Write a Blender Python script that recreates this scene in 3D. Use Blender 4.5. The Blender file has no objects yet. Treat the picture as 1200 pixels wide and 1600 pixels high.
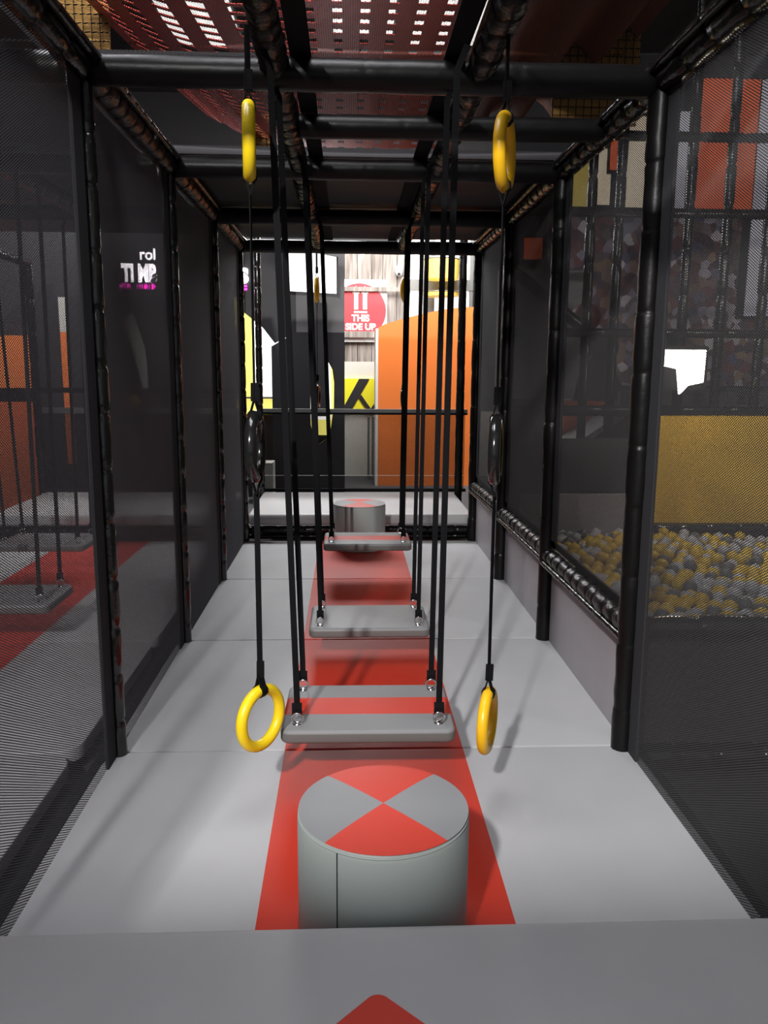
import bpy, bmesh, math, random
from mathutils import Vector, Matrix
random.seed(7)
PI = math.pi
S = bpy.context.scene
C = S.collection

# ------------------------------------------------------------------ camera
F, PITCH, YAW, ROLL, CX, CH = 1270.0, 0.174, 0.0445, 0.0067, -0.099, 1.45
cam = bpy.data.cameras.new('camera'); co = bpy.data.objects.new('camera', cam); C.objects.link(co)
cam.sensor_fit = 'VERTICAL'; cam.sensor_height = 36.0; cam.lens = 36.0 * F / 1600.0
cam.clip_start = 0.02; cam.clip_end = 100
fwd = Vector((math.sin(YAW) * math.cos(PITCH), math.cos(YAW) * math.cos(PITCH), -math.sin(PITCH)))
right = Vector((math.cos(YAW), -math.sin(YAW), 0)); up = right.cross(fwd)
r2 = right * math.cos(ROLL) + up * math.sin(ROLL); u2 = up * math.cos(ROLL) - right * math.sin(ROLL)
co.matrix_world = Matrix(((r2.x, u2.x, -fwd.x, CX), (r2.y, u2.y, -fwd.y, 0), (r2.z, u2.z, -fwd.z, CH), (0, 0, 0, 1)))
S.camera = co

# ------------------------------------------------------------------ world, lamps, exposure
S.view_settings.view_transform = 'Standard'; S.view_settings.look = 'None'
S.view_settings.gamma = 1; S.view_settings.use_curve_mapping = False
S.view_settings.exposure = 0.0
S.cycles.transparent_max_bounces = 40
w = bpy.data.worlds.new('world'); S.world = w; w.use_nodes = True
w.node_tree.nodes['Background'].inputs[0].default_value = (0.75, 0.78, 0.85, 1)
w.node_tree.nodes['Background'].inputs[1].default_value = 0.35

def area(name, loc, target, size, power, col=(1, 1, 1), sy=None):
    l = bpy.data.lights.new(name, 'AREA'); l.energy = power; l.color = col; l.size = size
    if sy: l.shape = 'RECTANGLE'; l.size_y = sy
    o = bpy.data.objects.new(name, l); C.objects.link(o); o.location = loc
    o.rotation_euler = (Vector(target) - Vector(loc)).to_track_quat('-Z', 'Y').to_euler(); return o
area('hall_lamp_behind', (-1.5, -2.6, 4.0), (0, 2.5, 0), 0.18, 470, (1.0, 0.98, 0.96))
area('hall_lamp_far_end', (-0.6, 9.3, 3.3), (-0.3, 5.0, 0), 1.2, 120, (0.97, 0.98, 1.0))
area('hall_lamp_foyer', (0.6, 10.2, 4.6), (0.6, 12.5, 1.5), 2.0, 380, (1.0, 0.97, 0.93))
area('hall_lamp_left', (-2.1, 3.5, 5.0), (-2.1, 4.5, 0), 1.5, 170, (0.93, 0.94, 1.0))
area('hall_lamp_over_lane', (-0.3, 2.2, 4.6), (-0.1, 3.0, 0), 1.4, 170, (0.96, 0.96, 1.0))
area('pit_fill', (2.7, 4.5, 2.3), (2.7, 5.7, 0.6), 0.4, 17, (1.0, 0.93, 0.8))  # added fill without a fixture, brightens the yellow pit wall
area('left_far_fill', (-3.0, 7.6, 4.2), (-3.2, 9.1, 1.3), 0.8, 130, (1, 0.97, 0.94))  # added fill without a fixture, lifts the background behind the left net

# ------------------------------------------------------------------ materials
def mat(name, col, rough=0.5, metal=0.0, coat=0.0, emit=0.0, ecol=None, noise=0.0, nscale=6.0, bump=0.0, bscale=60.0, spec=0.5):
    m = bpy.data.materials.new(name); m.use_nodes = True
    N, L = m.node_tree.nodes, m.node_tree.links; b = N['Principled BSDF']
    b.inputs['Base Color'].default_value = (*col, 1); b.inputs['Roughness'].default_value = rough
    b.inputs['Metallic'].default_value = metal; b.inputs['Coat Weight'].default_value = coat
    b.inputs['Coat Roughness'].default_value = 0.12
    b.inputs['Specular IOR Level'].default_value = spec
    if emit:
        b.inputs['Emission Color'].default_value = (*(ecol or col), 1); b.inputs['Emission Strength'].default_value = emit
    tc = N.new('ShaderNodeTexCoord')
    if noise:
        n = N.new('ShaderNodeTexNoise'); n.inputs['Scale'].default_value = nscale; n.inputs['Detail'].default_value = 3
        L.new(tc.outputs['Object'], n.inputs['Vector'])
        mx = N.new('ShaderNodeMix'); mx.data_type = 'RGBA'
        mx.inputs[6].default_value = (*[c * (1 - noise) for c in col], 1); mx.inputs[7].default_value = (*[min(1, c * (1 + noise)) for c in col], 1)
        L.new(n.outputs['Fac'], mx.inputs[0]); L.new(mx.outputs[2], b.inputs['Base Color'])
    if bump:
        n = N.new('ShaderNodeTexNoise'); n.inputs['Scale'].default_value = bscale; n.inputs['Detail'].default_value = 4
        L.new(tc.outputs['Object'], n.inputs['Vector'])
        bp = N.new('ShaderNodeBump'); bp.inputs['Strength'].default_value = bump; bp.inputs['Distance'].default_value = 0.01
        L.new(n.outputs['Fac'], bp.inputs['Height']); L.new(bp.outputs['Normal'], b.inputs['Normal'])
    return m

GREY = (0.40, 0.395, 0.405); RED = (0.55, 0.038, 0.020)
M = dict(
    grey=mat('grey_vinyl', GREY, 0.5, noise=0.05, nscale=3, bump=0.05, bscale=18),
    grey_side=mat('grey_vinyl_side', (0.36, 0.40, 0.385), 0.5, noise=0.04, bump=0.04, bscale=15),
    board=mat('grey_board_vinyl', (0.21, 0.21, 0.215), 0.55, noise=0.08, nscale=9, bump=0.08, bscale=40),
    red=mat('red_vinyl', RED, 0.5, noise=0.05, nscale=4, bump=0.05, bscale=18),
    black=mat('black_glossy_sleeve', (0.005, 0.0045, 0.0045), 0.22, coat=0.0, bump=0.35, bscale=22, spec=0.30),
    gloss=mat('glossy_black_vinyl', (0.008, 0.008, 0.0075), 0.16, coat=0.3, bump=0.3, bscale=20, spec=0.6),
    dimcream=mat('dim_cream_panel', (0.5, 0.45, 0.35), 0.5, emit=0.5, ecol=(1.0, 0.84, 0.62)),
    dimyellow=mat('dim_yellow_panel', (0.4, 0.33, 0.1), 0.5, emit=0.28, ecol=(1.0, 0.72, 0.15)),
    beam=mat('black_beam_cover', (0.005, 0.0045, 0.0045), 0.36, bump=0.2, bscale=18, spec=0.22),
    brown=mat('dark_ribbed_sleeve', (0.009, 0.007, 0.008), 0.33, coat=0.0, bump=0.6, bscale=35, spec=0.28),
    matte=mat('black_fabric', (0.008, 0.008, 0.009), 0.8, spec=0.15),
    web=mat('black_webbing', (0.005, 0.005, 0.006), 0.8, bump=0.2, bscale=300, spec=0.12),
    chrome=mat('chrome', (0.8, 0.8, 0.82), 0.12, metal=1.0),
    yellow=mat('yellow_plastic', (0.93, 0.66, 0.012), 0.33, noise=0.04),
    amber=mat('amber_plastic', (0.90, 0.50, 0.012), 0.33, noise=0.04),
    blackring=mat('black_rubber_ring', (0.010, 0.010, 0.010), 0.16, coat=0.4),
    deck=mat('dark_grey_deck', (0.035, 0.032, 0.035), 0.6, noise=0.15, spec=0.25),
    netborder=mat('net_border_tape', (0.035, 0.035, 0.038), 0.8, spec=0.15),
    stooltop=mat('stool_top_grey', (0.22, 0.225, 0.235), 0.5, noise=0.05, nscale=5, bump=0.05, bscale=18),
    darkwall=mat('dark_wall', (0.03, 0.03, 0.034), 0.7, noise=0.15),
    floor=mat('hall_carpet', (0.05, 0.05, 0.055), 0.9, noise=0.2),
    redweb=mat('red_webbing', (0.62, 0.045, 0.022), 0.6, noise=0.2, nscale=8, bump=0.3, bscale=80),
    redcloth=mat('red_brown_cloth', (0.17, 0.045, 0.028), 0.75, noise=0.35, nscale=5, bump=0.4, bscale=9),
    yellownet=mat('yellow_sheet', (0.50, 0.27, 0.06), 0.7, noise=0.2, nscale=14),
    pyellow=mat('yellow_pit_wall', (0.80, 0.47, 0.02), 0.55, noise=0.15, nscale=2),
    pgrey=mat('grey_pit_pad', (0.27, 0.25, 0.26), 0.55, noise=0.1, nscale=5, bump=0.1, bscale=8),
    panel=mat('grey_side_pad', (0.30, 0.28, 0.30), 0.5, noise=0.10, nscale=5, bump=0.08, bscale=8),
    blackboard=mat('black_board', (0.022, 0.021, 0.025), 0.5, noise=0.1),
    greyboard=mat('mid_grey_board', (0.17, 0.165, 0.172), 0.5, noise=0.08),
    pale=mat('pale_plaster', (0.62, 0.62, 0.58), 0.7, noise=0.05),
    white=mat('white_paint', (0.85, 0.85, 0.85), 0.5),
    signred=mat('sign_red', (0.70, 0.05, 0.065), 0.45, noise=0.05),
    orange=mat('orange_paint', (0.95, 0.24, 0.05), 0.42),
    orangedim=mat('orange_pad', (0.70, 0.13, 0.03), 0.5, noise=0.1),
    hazy=mat('hazard_yellow', (0.85, 0.82, 0.03), 0.5),
    frame=mat('grey_steel', (0.20, 0.21, 0.21), 0.45, metal=0.2),
    drum=mat('yellow_lamp_shade', (0.9, 0.6, 0.12), 0.5, emit=0.45, ecol=(1, 0.66, 0.14)),
    litwhite=mat('lit_white_panel', (0.9, 0.9, 0.9), 0.5, emit=1.1, ecol=(1, 0.99, 0.97)),
    lityellow=mat('lit_yellow_panel', (0.9, 0.85, 0.2), 0.5, emit=0.95, ecol=(1.0, 0.88, 0.20)),
    litcream=mat('lit_cream_panel', (0.9, 0.8, 0.6), 0.5, emit=1.0, ecol=(1.0, 0.86, 0.62)),
    litorange=mat('lit_orange_panel', (0.5, 0.10, 0.03), 0.5, emit=0.40, ecol=(1.0, 0.14, 0.03)),
    ceillit=mat('ceiling_diffuser', (0.9, 0.9, 0.9), 0.5, emit=2.2, ecol=(1, 0.98, 0.94)),
    litdim=mat('lit_arcade_glass', (0.5, 0.5, 0.5), 0.3, emit=0.30, ecol=(0.75, 0.7, 0.85)),
    neonw=mat('white_neon', (1, 1, 1), 0.5, emit=12.0, ecol=(1, 0.93, 1)),
    neonm=mat('magenta_neon', (1, 0.1, 0.8), 0.5, emit=5.5, ecol=(1, 0.02, 0.62)),
    flood=mat('floodlight_glass', (1, 1, 1), 0.5, emit=9.0, ecol=(1, 0.95, 0.80)),
    greenlit=mat('green_white_lamp', (1, 1, 1), 0.5, emit=3.0, ecol=(0.82, 1, 0.6)),
    ballw=mat('white_ball', (0.50, 0.50, 0.54), 0.4), bally=mat('yellow_ball', (0.75, 0.50, 0.02), 0.4),
    ballg=mat('grey_ball', (0.13, 0.13, 0.14), 0.4), wire=mat('white_cable', (0.6, 0.6, 0.6), 0.5),
)

def noise_stripe_mat(name, base, stripe, axis, lo, hi):
    """vinyl with a sewn-in band of a second colour (object coordinates)"""
    m = mat(name, base, 0.55, bump=0.05, bscale=18, spec=0.3)
    N, L = m.node_tree.nodes, m.node_tree.links; b = N['Principled BSDF']
    tc = [n for n in N if n.type == 'TEX_COORD'][0]
    sp = N.new('ShaderNodeSeparateXYZ'); L.new(tc.outputs['Object'], sp.inputs[0])
    a = N.new('ShaderNodeMath'); a.operation = 'GREATER_THAN'; a.inputs[1].default_value = lo; L.new(sp.outputs[axis], a.inputs[0])
    c = N.new('ShaderNodeMath'); c.operation = 'LESS_THAN'; c.inputs[1].default_value = hi; L.new(sp.outputs[axis], c.inputs[0])
    q = N.new('ShaderNodeMath'); q.operation = 'MULTIPLY'; L.new(a.outputs[0], q.inputs[0]); L.new(c.outputs[0], q.inputs[1])
    n = N.new('ShaderNodeTexNoise'); n.inputs['Scale'].default_value = 2.5; L.new(tc.outputs['Object'], n.inputs['Vector'])
    mr = N.new('ShaderNodeMapRange'); mr.inputs[3].default_value = 0.90; mr.inputs[4].default_value = 1.10; L.new(n.outputs['Fac'], mr.inputs[0])
    mx = N.new('ShaderNodeMix'); mx.data_type = 'RGBA'; mx.inputs[6].default_value = (*base, 1); mx.inputs[7].default_value = (*stripe, 1)
    L.new(q.outputs[0], mx.inputs[0])
    vm = N.new('ShaderNodeVectorMath'); vm.operation = 'SCALE'; L.new(mx.outputs[2], vm.inputs[0]); L.new(mr.outputs[0], vm.inputs[3])
    L.new(vm.outputs[0], b.inputs['Base Color']); return m
M['mat_stripe'] = noise_stripe_mat('grey_mat_red_stripe', (0.43, 0.43, 0.445), RED, 0, -0.345, 0.345)
def dark_edge(m, z, edge_col):
    """darker brownish band round the edge of a pad, below a given height"""
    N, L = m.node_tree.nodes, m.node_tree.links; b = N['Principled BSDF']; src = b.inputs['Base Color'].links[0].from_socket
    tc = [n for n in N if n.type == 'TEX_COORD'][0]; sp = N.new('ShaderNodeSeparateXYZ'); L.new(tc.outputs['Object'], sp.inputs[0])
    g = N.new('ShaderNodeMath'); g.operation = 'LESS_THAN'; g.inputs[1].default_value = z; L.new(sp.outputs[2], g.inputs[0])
    mx = N.new('ShaderNodeMix'); mx.data_type = 'RGBA'; L.new(g.outputs[0], mx.inputs[0]); L.new(src, mx.inputs[6]); mx.inputs[7].default_value = (*edge_col, 1); L.new(mx.outputs[2], b.inputs['Base Color'])
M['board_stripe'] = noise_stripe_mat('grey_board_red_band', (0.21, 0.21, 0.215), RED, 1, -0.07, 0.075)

dark_edge(M['board_stripe'], -0.013, (0.135, 0.128, 0.122)); dark_edge(M['board'], -0.013, (0.135, 0.128, 0.122))

def net_mat(name, col, a, b, thr, axes=(1, 2)):
    """fine diamond netting: strands opaque, holes open, pattern in metres"""
    m = bpy.data.materials.new(name); m.use_nodes = True
    N, L = m.node_tree.nodes, m.node_tree.links; bs = N['Principled BSDF']
    bs.inputs['Base Color'].default_value = (*col, 1); bs.inputs['Roughness'].default_value = 0.9; bs.inputs['Specular IOR Level'].default_value = 0.05
    tc = N.new('ShaderNodeTexCoord'); sp = N.new('ShaderNodeSeparateXYZ'); L.new(tc.outputs['Object'], sp.inputs[0])
    outs = []
    for ax, per in zip(axes, (a, b)):
        k = N.new('ShaderNodeMath'); k.operation = 'MULTIPLY'; k.inputs[1].default_value = 2 * PI / per; L.new(sp.outputs[ax], k.inputs[0])
        c = N.new('ShaderNodeMath'); c.operation = 'COSINE'; L.new(k.outputs[0], c.inputs[0]); outs.append(c)
    q = N.new('ShaderNodeMath'); q.operation = 'MULTIPLY'; L.new(outs[0].outputs[0], q.inputs[0]); L.new(outs[1].outputs[0], q.inputs[1])
    g = N.new('ShaderNodeMath'); g.operation = 'LESS_THAN'; g.inputs[1].default_value = thr; L.new(q.outputs[0], g.inputs[0])
    L.new(g.outputs[0], bs.inputs['Alpha']); return m
M['net'] = net_mat('black_netting_lit', (0.115, 0.117, 0.130), 0.014, 0.0078, 0.20)  # strand colour lightened so the left netting looks lit
M['netr'] = net_mat('black_netting_right', (0.060, 0.059, 0.060), 0.014, 0.0078, 0.26)  # darker copy of the same netting for the right wall
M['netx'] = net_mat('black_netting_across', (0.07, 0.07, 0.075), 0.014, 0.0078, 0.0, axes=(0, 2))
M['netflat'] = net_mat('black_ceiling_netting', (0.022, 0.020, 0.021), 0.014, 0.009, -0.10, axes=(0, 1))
M['balustrade'] = net_mat('fine_guard_mesh', (0.02, 0.018, 0.018), 0.012, 0.008, 0.0, axes=(0, 2))
M['yellowmesh'] = net_mat('coarse_black_grid', (0.02, 0.02, 0.02), 0.06, 0.06, -0.75, axes=(0, 2))

def plank_mat():
    m = mat('weathered_planks', (0.34, 0.30, 0.27), 0.75)
    N, L = m.node_tree.nodes, m.node_tree.links; b = N['Principled BSDF']
    tc = [n for n in N if n.type == 'TEX_COORD'][0]; mp = N.new('ShaderNodeMapping'); mp.inputs['Scale'].default_value = (9, 1, 0.8)
    L.new(tc.outputs['Object'], mp.inputs[0]); n = N.new('ShaderNodeTexNoise'); n.inputs['Scale'].default_value = 2.2; n.inputs['Detail'].default_value = 6
    L.new(mp.outputs[0], n.inputs['Vector'])
    cr = N.new('ShaderNodeValToRGB'); e = cr.color_ramp.elements
    e[0].position = 0.32; e[0].color = (0.17, 0.145, 0.13, 1); e[1].position = 0.68; e[1].color = (0.42, 0.38, 0.35, 1)
    L.new(n.outputs['Fac'], cr.inputs[0]); L.new(cr.outputs[0], b.inputs['Base Color']); return m
M['plank'] = plank_mat()

# ------------------------------------------------------------------ helpers
def link(name, bm, m, parent=None, smooth=False, loc=None):
    me = bpy.data.meshes.new(name); bmesh.ops.recalc_face_normals(bm, faces=bm.faces); bm.to_mesh(me); bm.free()
    for x in (m if isinstance(m, (list, tuple)) else [m]): me.materials.append(x)
    if smooth:
        for p in me.polygons: p.use_smooth = True
    o = bpy.data.objects.new(name, me); C.objects.link(o)
    if parent: o.parent = parent
    if loc: o.location = loc
    return o
def tag(o, label, cat, group=None):
    o['label'] = label; o['category'] = cat
    if group: o['group'] = group
    return o
def struct(o): o['kind'] = 'structure'; return o
def empty(name, loc=(0, 0, 0), rz=0):
    o = bpy.data.objects.new(name, None); C.objects.link(o); o.location = loc; o.rotation_euler = (0, 0, rz); o.empty_display_size = 0.1; return o
def copy_tree(o, parent=None):
    c = o.copy(); C.objects.link(c); c.parent = parent
    for ch in list(o.children): copy_tree(ch, c)
    return c
def add_box(bm, x0, x1, y0, y1, z0, z1):
    v = [bm.verts.new(p) for p in ((x0, y0, z0), (x1, y0, z0), (x1, y1, z0), (x0, y1, z0), (x0, y0, z1), (x1, y0, z1), (x1, y1, z1), (x0, y1, z1))]
    return [bm.faces.new([v[i] for i in f]) for f in ((0, 3, 2, 1), (4, 5, 6, 7), (0, 1, 5, 4), (1, 2, 6, 5), (2, 3, 7, 6), (3, 0, 4, 7))]
def bx(*a):
    bm = bmesh.new(); add_box(bm, *a); return bm
def add_prism(bm, pts, y0, y1):
    """outline in x,z extruded along y"""
    a = [bm.verts.new((x, y0, z)) for x, z in pts]; b = [bm.verts.new((x, y1, z)) for x, z in pts]
    bm.faces.new(a); bm.faces.new(b[::-1]); n = len(pts)
    for i in range(n): bm.faces.new((a[i], b[i], b[(i + 1) % n], a[(i + 1) % n]))
def add_hprism(bm, pts, z0, z1):
    a = [bm.verts.new((x, y, z0)) for x, y in pts]; b = [bm.verts.new((x, y, z1)) for x, y in pts]
    bm.faces.new(a[::-1]); bm.faces.new(b); n = len(pts)
    for i in range(n): bm.faces.new((a[i], a[(i + 1) % n], b[(i + 1) % n], b[i]))
def round_rect(x0, x1, y0, y1, r, n=6):
    p = []
    for cx, cy, a0 in ((x1 - r, y1 - r, 0), (x0 + r, y1 - r, 90), (x0 + r, y0 + r, 180), (x1 - r, y0 + r, 270)):
        for i in range(n + 1):
            a = math.radians(a0 + 90 * i / n); p.append((cx + r * math.cos(a), cy + r * math.sin(a)))
    return p
def bevel(o, w, seg=3):
    b = o.modifiers.new('bevel', 'BEVEL'); b.width = w; b.segments = seg; b.limit_method = 'ANGLE'; b.angle_limit = math.radians(40)
    for p in o.data.polygons: p.use_smooth = True
    return o
def frame_of(d):
    d = d.normalized(); a = Vector((0, 0, 1)) if abs(d.z) < 0.9 else Vector((0, 1, 0))
    u = d.cross(a).normalized(); return u, u.cross(d).normalized()
def add_rings(bm, pts, radii, n=16, jit=0.0):
    """swept round tube through points with a radius each"""
    rs = []
    for i, (p, r) in enumerate(zip(pts, radii)):
        d = (pts[min(i + 1, len(pts) - 1)] - pts[max(i - 1, 0)]); u, v = frame_of(d)
        rs.append([bm.verts.new(p + (u * math.cos(2 * PI * k / n) + v * math.sin(2 * PI * k / n)) * r * (1 + random.uniform(-jit, jit))) for k in range(n)])
    for a, b in zip(rs, rs[1:]):
        for k in range(n): bm.faces.new((a[k], a[(k + 1) % n], b[(k + 1) % n], b[k]))
    bm.faces.new(rs[0][::-1]); bm.faces.new(rs[-1])
def add_tube(bm, p0, p1, r, n=12): add_rings(bm, [Vector(p0), Vector(p1)], [r, r], n)
def sleeve(p0, p1, r, seg=0.2, pinch=0.82, jit=0.05, n=16):
    """foam sleeve over a pipe: puffed lengths gathered where the ties go round"""
    bm = bmesh.new(); p0 = Vector(p0); p1 = Vector(p1); Ln = (p1 - p0).length; k = max(1, round(Ln / seg)); pts = []; rad = []
    cuts = [0.0] + [(i + random.uniform(-.12, .12)) / k for i in range(1, k)] + [1.0]
    for a, b in zip(cuts, cuts[1:]):
        rr = r * random.uniform(0.95, 1.05)
        for t, q in ((0.0, pinch), (0.03, pinch + .03), (0.07, 0.97), (0.25, 1.0), (0.5, 1.0), (0.75, 1.0), (0.93, 0.98), (0.975, pinch + .03)):
            pts.append(p0 + (p1 - p0) * (a + (b - a) * t)); rad.append(rr * q)
    pts.append(p1); rad.append(r * pinch)
    add_rings(bm, pts, rad, n, jit); return bm
def ribbon(pts, w, t, side=Vector((1, 0, 0))):
    """flat webbing strip through points; side = direction of its width"""
    bm = bmesh.new(); rs = []
    for i, p in enumerate(pts):
        p = Vector(p); d = (Vector(pts[min(i + 1, len(pts) - 1)]) - Vector(pts[max(i - 1, 0)])).normalized()
        s = (side - d * side.dot(d)).normalized(); q = d.cross(s)
        rs.append([bm.verts.new(p + s * a * w / 2 + q * b * t / 2) for a, b in ((-1, -1), (1, -1), (1, 1), (-1, 1))])
    for a, b in zip(rs, rs[1:]):
        for k in range(4): bm.faces.new((a[k], a[(k + 1) % 4], b[(k + 1) % 4], b[k]))
    bm.faces.new(rs[0][::-1]); bm.faces.new(rs[-1]); return bm
def add_torus(bm, R, r, mtx, n=40, k=14):
    g = [[bm.verts.new(mtx @ Vector(((R + r * math.cos(b)) * math.cos(a), r * math.sin(b), (R + r * math.cos(b)) * math.sin(a))))
          for b in [2 * PI * j / k for j in range(k)]] for a in [2 * PI * i / n for i in range(n)]]
    for i in range(n):
        for j in range(k): bm.faces.new((g[i][j], g[(i + 1) % n][j], g[(i + 1) % n][(j + 1) % k], g[i][(j + 1) % k]))
def text_mesh(name, body, size, m, parent, loc, ext=0.01, bold=0.0, sx=1.0, align='CENTER'):
    c = bpy.data.curves.new(name, 'FONT'); c.body = body; c.size = size; c.extrude = ext; c.offset = bold; c.align_x = align; c.align_y = 'BOTTOM_BASELINE'
    t = bpy.data.objects.new('tmp', c); C.objects.link(t); bpy.context.view_layer.update()
    me = bpy.data.meshes.new_from_object(t.evaluated_get(bpy.context.evaluated_depsgraph_get())); bpy.data.objects.remove(t)
    me.name = name; me.materials.clear(); me.materials.append(m)
    me.transform(Matrix.Diagonal((sx, 1, 1, 1))); me.transform(Matrix.Rotation(PI / 2, 4, 'X'))
    o = bpy.data.objects.new(name, me); C.objects.link(o); o.parent = parent; o.location = loc; return o

PY = [0.33, 1.63, 2.93, 4.23, 5.53, 6.83, 8.13]     # post rows
W, H = 0.97, 2.42

# ------------------------------------------------------------------ hall shell
struct(link('floor', bx(-9, 9, -4, 13.6, -0.22, -0.12), M['floor']))
struct(link('ceiling', bx(-9, 9, 0.0, 13.6, 5.6, 5.7), M['darkwall']))
struct(link('wall_left', bx(-9.1, -9, -4, 13.6, -0.2, 5.6), M['darkwall']))
struct(link('wall_right', bx(9, 9.1, -4, 13.6, -0.2, 5.6), M['darkwall']))
struct(link('wall_back', bx(-9, 9, 13.5, 13.6, -0.2, 5.6), M['darkwall']))
bm = bmesh.new(); x = -1.6
while x < 1.0:
    wd = random.choice((0.17, 0.2, 0.22)); add_box(bm, x, x + wd - 0.008, 13.0, 13.03 + random.uniform(0, .012), -0.12, 3.28); x += wd
struct(link('wall_plank', bm, M['plank']))
# ------------------------------------------------------------------ floor mats
def floor_mat(x0, x1, y0, y1, z0, z1, m, label, group, r=0.10, bv=0.025, cx=0.0):
    bm = bmesh.new(); add_hprism(bm, [(p[0] - cx, p[1]) for p in round_rect(x0, x1, y0 + 0.004, y1 - 0.004, r)], z0, z1)
    o = link('floor_mat', bm, m, loc=(cx, 0, 0)); bevel(o, bv, 4); tag(o, label, 'floor mat', group); return o
G = 'padded mats of the centre lane'
where = ['grey floor mat with red stripe under the near round stool', 'grey floor mat with red stripe under the nearest swing board',
         'grey floor mat with red stripe under the plain grey swing board', 'grey floor mat with red stripe at the far end below the raised mat']
for i in range(4):
    y0 = [1.66, 2.945, 4.245, 5.545][i]; y1 = [2.945, 4.245, 5.545, 6.83][i]
    floor_mat(-1.015, 1.015, y0, y1, -0.06, 0.0, M['mat_stripe'], where[i], G, bv=0.006)
def diamond_mat():
    m = mat('grey_mat_red_diamond', GREY, 0.5, bump=0.05, bscale=14, noise=0.05)
    N, L = m.node_tree.nodes, m.node_tree.links; b = N['Principled BSDF']
    tc = [n for n in N if n.type == 'TEX_COORD'][0]
    sp = N.new('ShaderNodeSeparateXYZ'); L.new(tc.outputs['Object'], sp.inputs[0])
    def mth(op, a, bv=None):
        n = N.new('ShaderNodeMath'); n.operation = op
        for i, q in enumerate((a, bv)):
            if q is None: continue
            if isinstance(q, (int, float)): n.inputs[i].default_value = q
            else: L.new(q, n.inputs[i])
        return n.outputs[0]
    # rounded diamond: rotate 45 degrees, then a rounded square
    dx = mth('ADD', sp.outputs[0], 0.042); dy = mth('SUBTRACT', sp.outputs[1], 1.13)
    u = mth('ABSOLUTE', mth('MULTIPLY', mth('ADD', dx, dy), 0.7071)); v = mth('ABSOLUTE', mth('MULTIPLY', mth('SUBTRACT', dx, dy), 0.7071))
    qu = mth('MAXIMUM', mth('SUBTRACT', u, 0.19), 0.0); qv = mth('MAXIMUM', mth('SUBTRACT', v, 0.19), 0.0)
    d = mth('SQRT', mth('ADD', mth('MULTIPLY', qu, qu), mth('MULTIPLY', qv, qv)))
    s = mth('LESS_THAN', d, 0.026)
    old = b.inputs['Base Color'].links[0].from_socket
    mx = N.new('ShaderNodeMix'); mx.data_type = 'RGBA'; L.new(old, mx.inputs[6]); mx.inputs[7].default_value = (*RED, 1)
    L.new(s, mx.inputs[0]); L.new(mx.outputs[2], b.inputs['Base Color']); return m
M['mat_diamond'] = diamond_mat()
def platform(x0, x1, y0, y1, m, label, group, cx=0.0):
    t = floor_mat(x0, x1, y0, y1, 0.125, 0.225, m, label, group, r=0.05, bv=0.035, cx=cx)
    t.name = 'raised_mat'; return t
platform(-1.15, 1.15, 0.30, 1.65, M['mat_diamond'], 'raised grey mat in the foreground with the tip of a red diamond', 'raised mats at the lane ends')
platform(-0.96, 0.98, 6.85, 8.15, M['grey'], 'raised grey mat at the far end of the lane before the handrail', 'raised mats at the lane ends')
# structure that carries the raised mats
def toe_rail(x0, x1, y, label):
    t = empty('support_rail', (x0, y, 0.0))
    link('upper_bar', sleeve((0, 0, 0.085), (x1 - x0, 0, 0.085), 0.036, 0.12), M['black'], t, True)
    link('lower_bar', sleeve((0, 0.03, 0.022), (x1 - x0, 0.03, 0.022), 0.022, 0.16), M['black'], t, True)
    tag(t, label, 'rail'); return t
toe_rail(-0.95, 0.95, 6.88, 'black padded rail under the front of the far raised mat')
toe_rail(-0.95, 0.95, 1.60, 'black padded rail under the front of the foreground raised mat')

# ------------------------------------------------------------------ round stools
def stool(loc, label, rz=0.0):
    t = empty('round_stool', loc, rz); R, Hh, n = 0.215, 0.37, 64
    bm = bmesh.new(); prof = [(R * 0.985, 0.0), (R, 0.006), (R, Hh - 0.022), (R * 0.985, Hh - 0.008), (R * 0.955, Hh)]
    rs = [[bm.verts.new((r * math.cos(2 * PI * k / n), r * math.sin(2 * PI * k / n), z)) for k in range(n)] for r, z in prof]
    for a, b in zip(rs, rs[1:]):
        for k in range(n): bm.faces.new((a[k], a[(k + 1) % n], b[(k + 1) % n], b[k]))
    bm.faces.new(rs[0][::-1])
    link('side_wall', bm, M['grey_side'], t, True)
    bm = bmesh.new(); c = bm.verts.new((0, 0, Hh + 0.008)); rr = [[bm.verts.new((q * R * math.cos(2 * PI * (k + 0.5) / n), q * R * math.sin(2 * PI * (k + 0.5) / n), Hh + 0.008 * (1 - q ** 3) - (0.003 if q > .99 else 0))) for k in range(n)] for q in (0.35, 0.7, 0.93, 0.99)]
    def mi(k): a = ((k + 1) * 360 / n) % 360; return 1 if (50 < a < 130 or 230 < a < 310) else 0
    for k in range(n):
        f = bm.faces.new((c, rr[0][k], rr[0][(k + 1) % n])); f.material_index = mi(k)
        for a, b in zip(rr, rr[1:]):
            f = bm.faces.new((a[k], b[k], b[(k + 1) % n], a[(k + 1) % n])); f.material_index = mi(k)
    link('top_pad', bm, [M['stooltop'], M['red']], t, True)
    bm = bmesh.new(); add_torus(bm, R * 0.985, 0.0028, Matrix.Translation((0, 0, Hh - 0.010)) @ Matrix.Rotation(PI / 2, 4, 'X'), 64, 6)
    link('piping', bm, M['grey_side'], t, True)
    a = math.radians(238); link('seam', bx(R * math.cos(a) - .0012, R * math.cos(a) + .0012, R * math.sin(a) - .0015, R * math.sin(a) + .002, 0.005, Hh - .012), M['web'], t)
    tag(t, label, 'stool', 'round padded stepping stools'); return t
stool((-0.012, 1.880, 0.0), 'near round grey stool with red wedges, just beyond the foreground raised mat')
stool((-0.010, 6.56, 0.0), 'far round grey stool with red wedges, in front of the far raised mat')

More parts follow.
